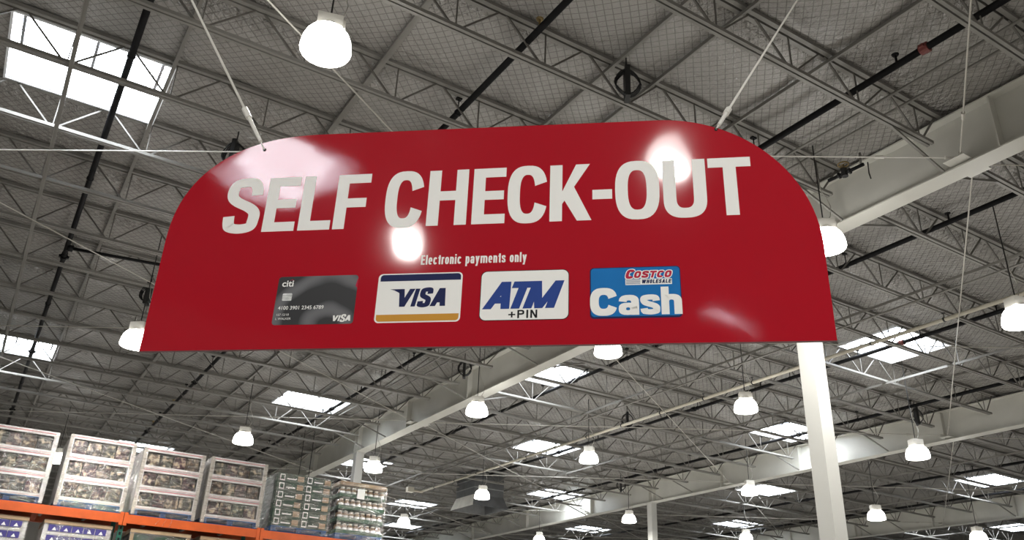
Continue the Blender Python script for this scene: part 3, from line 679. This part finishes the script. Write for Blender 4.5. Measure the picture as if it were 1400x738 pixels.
# blue and gold card
c = plate(rrect(.874, 1.185, .092, .284, .016), 0, M['print_white'], sign, 'payment_card')
plate([(.882, .254), (1.179, .254)] + [(1.179 - .012 + .012*math.cos(a*PI/12), .2675 + .012*math.sin(a*PI/12)) for a in range(7)] + [(.894 + .012*math.cos(PI/2 + a*PI/12), .2675 + .012*math.sin(PI/2 + a*PI/12)) for a in range(7)], -.0006, M['navy'], c, 'navy_stripe')
plate([(.880, .123)] + [(.892 + .012*math.cos(PI + a*PI/12), .109 + .012*math.sin(PI + a*PI/12)) for a in range(7)] + [(1.167 + .012*math.cos(-PI/2 + a*PI/12), .109 + .012*math.sin(-PI/2 + a*PI/12)) for a in range(7)] + [(1.179, .123)], -.0006, M['gold'], c, 'gold_stripe')
letter([('V', .941, 1.000), ('I', 1.002, 1.018), ('S', 1.023, 1.070), ('A', 1.072, 1.128)], M['navy'], c, -.0006, .0195, .016, .153, .222, 'lettering', .22, True)
plate([(.923, .222), (.962, .222), (.968, .196), (.955, .208), (.938, .2175)], -.0006, M['navy'], c, 'serif_swash')
# ATM card
c = plate(rrect(1.252, 1.567, .092, .284, .022), 0, M['ink'], sign, 'payment_card', .0004)
c2 = plate(rrect(1.2545, 1.5645, .0945, .2815, .021), -.0004, M['print_white'], c, 'card_face')
letter([('A', 1.262, 1.358), ('T', 1.338, 1.417), ('M', 1.405, 1.515)], M['blue'], c, -.001, .031, .025, .136, .240, 'lettering', .34, True)
words_print('+PIN', 1.356, 1.457, .100, .12, .1305, .0062, .0052, M['ink'], c, -.001, gap=.0075)
# cash card
c = plate(rrect(1.639, 1.951, .092, .285, .014), 0, M['navy'], sign, 'payment_card', .0004)
plate(rrect(1.643, 1.948, .099, .282, .012), -.0004, M['cyan'], c, 'card_face')
letter([('C', 1.6395, 1.733)], M['print_white'], c, -.001, .030, .026, .106, .2025, 'lettering', 0, True)
words_print('ash', 1.737, 1.951, .1035, .178, .206, .0265, .0205, M['print_white'], c, -.001, gap=.0045)
words_print('OSTCO', 1.790, 1.917, .2415, .26, .2675, .0076, .0066, M['print_white'], c, -.0010, .28, .0035, grow=.0032)
words_print('OSTCO', 1.790, 1.917, .2415, .26, .2675, .0076, .0066, M['cost_red'], c, -.0016, .28, .0035)
words_print('C', 1.760, 1.789, .2390, .26, .2740, .0105, .0085, M['print_white'], c, -.0011, .28, grow=.003)
words_print('C', 1.760, 1.789, .2390, .26, .2740, .0105, .0085, M['cost_red'], c, -.0018, .28)
plate(rect(1.762, 1.921, .2155, .2375), -.0010, M['print_white'], c, 'logo_band', .0003)
for z in (.2185, .2250, .2315): plate(rect(1.764, 1.813, z, z + .0045), -.0013, M['cost_grey'], c, 'logo_stripe', .0003)
words_print('WHOLESALE', 1.817, 1.917, .2205, .23, .2345, .0036, .0030, M['navy'], c, -.0014, .2, .0022)

# ---- the two cables that carry the sign (from the holes up to a joist)
def sign_cable(p0, p1, lab):
    A, B = Vector(p0), Vector(p1); d = (B - A).normalized()
    t = thing('sign_cable', lab, 'cable', p0)
    b = MB(); b.bar(d * .20, B - A, .0055, 8); obj('cable_run', b, M['wire'], t, True)
    b = MB(); b.bar((0, 0, 0), d * .22, .0035, 6); b.bar(d * .05, d * .2, .0075, 8, .0085); obj('loop', b, M['wire'], t)
    b = MB(); b.bar(d * .20, d * .26, .013, 8); obj('crimp', b, M['wire'], t)
cd, sd = math.cos(SRZ), math.sin(SRZ)
holeL = (SX + .336 * cd, SY + .336 * sd, SZ + .855); holeR = (SX + 2.111 * cd, SY + 2.111 * sd, SZ + .845)
CABLE_L, CABLE_R = (0, 0, 0), (0, 0, 0)
def aim(hole, px, py, k):
    ray = fwd + rgt * ((px - 700) / F_PX) - upv * ((py - 369) / F_PX)
    n = Vector((hole[0], hole[1], hole[2] - CZ)).cross(ray); y, z = YJ(k), 6.33
    return (-(n.y * y + n.z * z) / n.x, y, z + CZ)
sign_cable(holeL, aim(holeL, 262, 0, 0), 'thin white cable holding up the sign end above the letter S')
sign_cable(holeR, aim(holeR, 1090, 0, -1), 'thin white cable holding up the sign end above the letter T')
# tall hanging line beyond the girder
# ------------------------------------------------------------------ pallet rack and loads
RY = 16.7; RZ = CZ
XU = [-.20 - .0, 2.27, 4.71, 7.15]
RT = 2.335 + CZ                                                          # top of the upper beams
rack = thing('pallet_rack', 'orange and green pallet rack carrying the wrapped loads', 'rack', (0, RY, 0))
for i, x in enumerate(XU):
    for y in (.04, 1.10):
        b = MB(); b.box(x - .04, x + .04, y - .03, y + .03, 0, RT + .03)
        obj('upright', b, M['green_post'], rack)
    b = MB()
    for q in range(14): b.box(x - .018, x + .018, .004, .012, RT - .25 - q * .1, RT - .20 - q * .1)
    obj('slot', b, M['ink'], rack)['kind'] = 'stuff'
    b = MB()
    for q in range(5): b.bar((x, .04, .3 + q * .75), (x, 1.1, .6 + q * .75), .018)
    obj('lattice_brace', b, M['green_post'], rack)
for i in range(3):
    for zt in (RT, RT - 1.55):
        for y in (-.02, 1.12):
            b = MB(); b.box(XU[i] + .03, XU[i+1] - .03, y - .025, y + .025, zt - .15, zt); obj('beam', b, M['orange'], rack)
            for xx in (XU[i] + .035, XU[i+1] - .035):
                b = MB(); b.box(xx - .03, xx + .03, y - .035, y + .035, zt - .19, zt + .03); obj('beam_connector', b, M['orange'], rack)
        for q in range(3):
            xx = XU[i] + .5 + q * .72; b = MB(); b.box(xx - .025, xx + .025, 0, 1.1, zt - .05, zt - .005); obj('deck_support', b, M['galv'], rack)
    b = MB(); 
    for q in range(20): b.bar((XU[i] + .1 + q * .118, -.02, RT - .003), (XU[i] + .1 + q * .118, 1.12, RT - .003), .004)
    obj('wire_deck', b, M['galv'], rack)['kind'] = 'stuff'

def add_pallet(t, w, m='blue_wood'):
    for i in range(3):
        for y in (.02, .55, 1.06):
            xx = (-w/2 + .05, 0, w/2 - .05)[i]
            b = MB(); b.box(xx - .05, xx + .05, y, y + .1, .018, .098); obj('pallet_block', b, M[m], t)
    for y in (.02, .55, 1.06):
        b = MB(); b.box(-w/2, w/2, y, y + .1, 0, .018); obj('pallet_board', b, M[m], t)
    for q in range(7):
        y = .0 + q * .175; b = MB(); b.box(-w/2, w/2, y, y + .115, .098, .118); obj('pallet_board', b, M[m], t)
def bag_mat(i):
    m = bpy.data.materials.new('printed_bag'); m.use_nodes = True; nt = m.node_tree; b = nt.nodes['Principled BSDF']; N = nt.nodes.new; L = nt.links.new
    tc = N('ShaderNodeTexCoord'); v = N('ShaderNodeTexNoise'); v.inputs['Scale'].default_value = 11; v.inputs['Detail'].default_value = 3
    mp = N('ShaderNodeMapping'); mp.inputs['Location'].default_value = (i * 3.1, i * 1.7, i)
    r = N('ShaderNodeValToRGB'); e = r.color_ramp.elements; e[0].position = .38; e[0].color = (.012, .008, .007, 1); e[1].position = .66; e[1].color = (.46, .36, .25, 1)
    k = e.new(.52); k.color = ((.06, .02, .03, 1), (.08, .05, .03, 1), (.04, .04, .025, 1))[i % 3]
    L(tc.outputs['Object'], mp.inputs['Vector']); L(mp.outputs['Vector'], v.inputs['Vector']); L(v.outputs['Fac'], r.inputs['Fac']); L(r.outputs['Color'], b.inputs['Base Color']); b.inputs['Roughness'].default_value = .35
    return m
BAGS = [bag_mat(i) for i in range(3)]
def wrap_shell(t, w, h, d=1.18, z0=.02):
    b = MB(); nx, nz = 9, 14; rr = random.Random(int(w * 1000) + len(bpy.data.objects)); g = .018
    def sheet(f):
        n0 = len(b.v)
        for i in range(nx + 1):
            for j in range(nz + 1): b.v.append(f(i / nx, j / nz, rr.uniform(-.012, .012)))
        for i in range(nx):
            for j in range(nz): b.f.append((n0 + i*(nz+1)+j, n0 + (i+1)*(nz+1)+j, n0 + (i+1)*(nz+1)+j+1, n0 + i*(nz+1)+j+1)); b.m.append(0)
    sheet(lambda u, v, e: (-w/2 - g + (w + 2*g) * u, -.02 - abs(e), z0 + (h - z0) * v))
    sheet(lambda u, v, e: (-w/2 - .02 - abs(e) * 2, d - (d + .02) * u, z0 + (h - z0) * v))
    sheet(lambda u, v, e: (w/2 + .02 + abs(e), -.02 + (d + .02) * u, z0 + (h - z0) * v))
    obj('stretch_wrap', b, M['wrap'], t, True)
def mushroom_load(x0, x1, h, lab, post_l, post_r):
    w = x1 - x0; t = thing('pallet_load', lab, 'pallet load', ((x0 + x1)/2, RY, RT + .002), 0, 'wrapped loads on top of the rack')
    add_pallet(t, w)
    th = (h - .12) / 3; rr = random.Random(int(x0 * 100) + 5)
    for k in range(3):
        z0 = .12 + k * th; z1 = z0 + th - .006
        b = MB(); f = .055
        b.box(-w/2, w/2, .0, .012, z0, z0 + f); b.box(-w/2, w/2, .0, .012, z1 - f, z1)
        b.box(-w/2, -w/2 + f * 1.1, .0, .012, z0 + f, z1 - f); b.box(w/2 - f * 1.1, w/2, .0, .012, z0 + f, z1 - f)
        b.box(-w/2, -w/2 + .012, .012, 1.14, z0, z1); b.box(w/2 - .012, w/2, .012, 1.14, z0, z1); b.box(-w/2, w/2, 1.13, 1.14, z0, z1)
        tr = obj('carton_tray', b, M['white_card'], t)
        b = MB(); b.box(-w/2 + .05, w/2 - .03, -.0015, .0, z1 - .022, z1 - .008); b.box(-w/2 + .05, w/2 - .03, -.0015, .0, z0 + .012, z0 + .018); obj('red_stripe', b, M['red_print'], tr)
        n = 4
        for q in range(n):
            bx0 = -w/2 + .07 + q * (w - .14) / n; bx1 = bx0 + (w - .14) / n - .018; e = rr.uniform(0, .03)
            b = MB(); zt = z1 - f - .004 - rr.uniform(0, .02)
            b.prism([(bx0, z0 + .02), (bx1, z0 + .02), (bx1 + .004, z0 + (zt - z0) * .55), (bx1 - .012, zt), (bx0 + .012, zt), (bx0 - .004, z0 + (zt - z0) * .55)], .03 + e, .5)
            obj('printed_bag', b, BAGS[(q + k + int(x0)) % 3], tr)
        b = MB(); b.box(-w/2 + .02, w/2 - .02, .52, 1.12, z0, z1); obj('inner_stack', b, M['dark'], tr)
    for s, mm in ((-1, post_l), (1, post_r)):
        b = MB(); xx = s * (w/2 + .004); b.box(min(xx, xx - s*.05) - (.0 if s > 0 else .0), max(xx, xx - s*.05), -.012, -.004, .02, h + .01); b.box(min(xx, xx + s*.008), max(xx, xx + s*.008), -.012, .06, .02, h + .01)
        obj('corner_board', b, M[mm], t)
    b = MB(); b.box(-w/2, w/2, .0, 1.14, h - .004, h + .012); obj('cap_sheet', b, M['white_card'], t)
    wrap_shell(t, w, h)
mushroom_load(-.13, .93, 1.22, 'wrapped load of white trays at the rack end, first in the row of four', 'post_grey', 'white_card')
mushroom_load(1.13, 2.22, 1.24, 'wrapped load of white trays, second in the row of four', 'post_grey', 'post_grey')
mushroom_load(2.38, 3.46, 1.21, 'wrapped load of white trays, third in the row, with torn film hanging below', 'post_grey', 'post_grey')
mushroom_load(3.60, 4.66, 1.22, 'wrapped load of white trays next to the green carton load', 'post_grey', 'post_grey')
b = MB()
for q in range(3): b.tube([(2.85 + q*.09, RY - .05, RT + .06), (2.88 + q*.1, RY - .07, RT - .02), (2.86 + q*.12 - .05, RY - .06, RT - .12 - q*.02)], .006, 5)
o = obj('torn_film', b, M['wrap']); tag(o, 'torn strip of clear film hanging over the orange beam', 'film')
# green cartons
t = thing('pallet_load', 'wrapped load of dark green cartons, fifth in the row', 'pallet load', (5.47, RY, RT + .002), 0, 'wrapped loads on top of the rack')
w, h = 1.12, 1.13; add_pallet(t, w); rr = random.Random(4)
for c_ in range(2):
    for r in range(6):
        z0 = .12 + r * (h - .12) / 6; z1 = z0 + (h - .12) / 6 - .006; xa = -w/2 + c_ * w/2 + rr.uniform(0, .01); xb = xa + w/2 - .012
        b = MB(); b.box(xa, xb, rr.uniform(0, .02), 1.12, z0, z1); k = obj('carton', b, M['green_card'], t)
        b = MB(); b.box(xa + .03, xa + .13, -.003, .0, z0 + .02, z1 - .02)
        b.box(xa + .045, xa + .115, -.005, -.003, z0 + .04, z1 - .04); b.m[6:] = [1] * 6; obj('carton_label', b, [M['label'], M['green_card']], k)
        b = MB(); b.box(xb - .16, xb - .03, -.003, .0, z0 + .03, z1 - .03); obj('carton_picture', b, M['brown_card'], k)
        b = MB(); b.box(xa + .17, xb - .19, -.003, .0, z0 + .05, z0 + .075); obj('carton_stripe', b, M['label'], k)
wrap_shell(t, w, h)
# jar trays
t = thing('pallet_load', 'wrapped load of jars on green trays with a brown lid, last in the row', 'pallet load', (6.72, RY, RT + .002), 0, 'wrapped loads on top of the rack')
w, h = 1.0, 1.12; add_pallet(t, w)
mbj = MB(); mbj.lathe([(0, 0), (.05, 0), (.052, .02), (.052, .12), (.036, .145), (.036, .15)], 12); ME_JAR = mbj.mesh('jar', M['jar'], True)
mbj = MB(); mbj.lathe([(.04, .146), (.04, .172), (0, .174)], 12); ME_LID = mbj.mesh('jar_lid', M['lid'], True)
mbj = MB(); mbj.lathe([(.0528, .035), (.0528, .095)], 12); ME_JL = mbj.mesh('jar_label', M['label'], True)
for r in range(4):
    z0 = .12 + r * (h - .17) / 4
    b = MB(); b.box(-w/2, w/2, 0, 1.12, z0, z0 + .012); b.box(-w/2, w/2, 0, .012, z0 + .012, z0 + .075); b.box(-w/2, -w/2 + .012, .012, 1.12, z0 + .012, z0 + .075)
    tr = obj('jar_tray', b, M['green_tray'], t)
    for q in range(8):
        for d in range(2):
            j = link('jar', ME_JAR, tr, (-w/2 + .068 + q * .1235, .07 + d * .115, z0 + .03)); 
            me = bpy.data.meshes
    b = MB()
    for q in range(8): b.lathe([(.04, .146), (.04, .172), (0, .174)], 12, (-w/2 + .068 + q * .1235, .07, z0 + .03))
    obj('lids', b, M['lid'], tr)['kind'] = 'stuff'
    b = MB()
    for q in range(8): b.lathe([(.0528, .04), (.0528, .09)], 12, (-w/2 + .068 + q * .1235, .07, z0 + .03))
    obj('jar_labels', b, M['label'], tr)['kind'] = 'stuff'
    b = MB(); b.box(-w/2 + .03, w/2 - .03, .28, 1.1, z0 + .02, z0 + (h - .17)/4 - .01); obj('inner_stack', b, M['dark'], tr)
b = MB(); b.box(-w/2 - .01, w/2 + .01, -.012, 1.14, h - .05, h + .02); obj('lid_board', b, M['brown_card'], t)
b = MB(); b.box(-.14, .02, -.034, -.032, h - .30, h - .10); obj('paper_label', b, M['label'], t)
wrap_shell(t, w, h)
# lower level: tops of four loads under the beams
LZ = RT - 1.55
def low_load(x0, x1, lab, cap, kind):
    w = x1 - x0; h = 2.115 + CZ - LZ; t = thing('pallet_load', lab, 'pallet load', ((x0 + x1)/2, RY + .05, LZ + .002), 0, 'wrapped loads on the lower rack level')
    add_pallet(t, w)
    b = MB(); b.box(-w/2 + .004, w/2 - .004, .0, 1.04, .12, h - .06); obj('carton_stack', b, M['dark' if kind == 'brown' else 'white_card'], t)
    for s in (-1, 1):
        b = MB(); xx = s * w/2; b.box(min(xx, xx - s*.06), max(xx, xx - s*.06), -.016, -.008, .02, h - .02); obj('corner_board', b, M['white_card' if kind != 'brown' else 'bare_wood'], t)
    rr = random.Random(int(x0 * 10)); n = 5
    if kind != 'brown':
        for r in range(7):
            for q in range(n):
                xa = -w/2 + .07 + q * (w - .14) / n; xb = xa + (w - .14)/n - .006; z1 = h - .075 - r * .17; z0 = z1 - .16
                b = MB(); b.box(xa, xb, -.012 - rr.uniform(0, .01), .0, z0, z1); k = obj('pack', b, M['white_card'], t)
                b = MB(); b.box(xa + .002, xb - .002, -.028, -.0225, z0 + .055, z1 - .002); obj('purple_panel', b, M['purple'], k)
                b = MB(); b.prism([(xa + .06, z0 + .07), (xa + .13, z0 + .07), (xa + .095, z0 + .125)], -.030, -.028); obj('emblem', b, M['label'], k)
    else:
        for q in range(3):
            xa = -w/2 + .07 + q * (w - .14)/3; b = MB(); b.box(xa, xa + (w - .14)/3 - .01, -.008, .0, h - .4, h - .085); obj('pack', b, M['green_card'], t)
    b = MB(); b.box(-w/2 - .01, w/2 + .01, -.03, 1.05, h - .06, h); obj('cap_tray', b, M[cap], t)
    wrap_shell(t, w, h, 1.06)
low_load(-.25, .82, 'purple and white packs under the beam at the rack end', 'brown_card', 'purple')
low_load(1.07, 2.13, 'purple and white packs under a brown tray below the second load', 'brown_card', 'purple')
low_load(2.45, 3.47, 'load with a bare brown tray below the third white load', 'bare_wood', 'brown')
low_load(3.66, 4.62, 'load with a brown tray below the fourth white load', 'brown_card', 'brown')
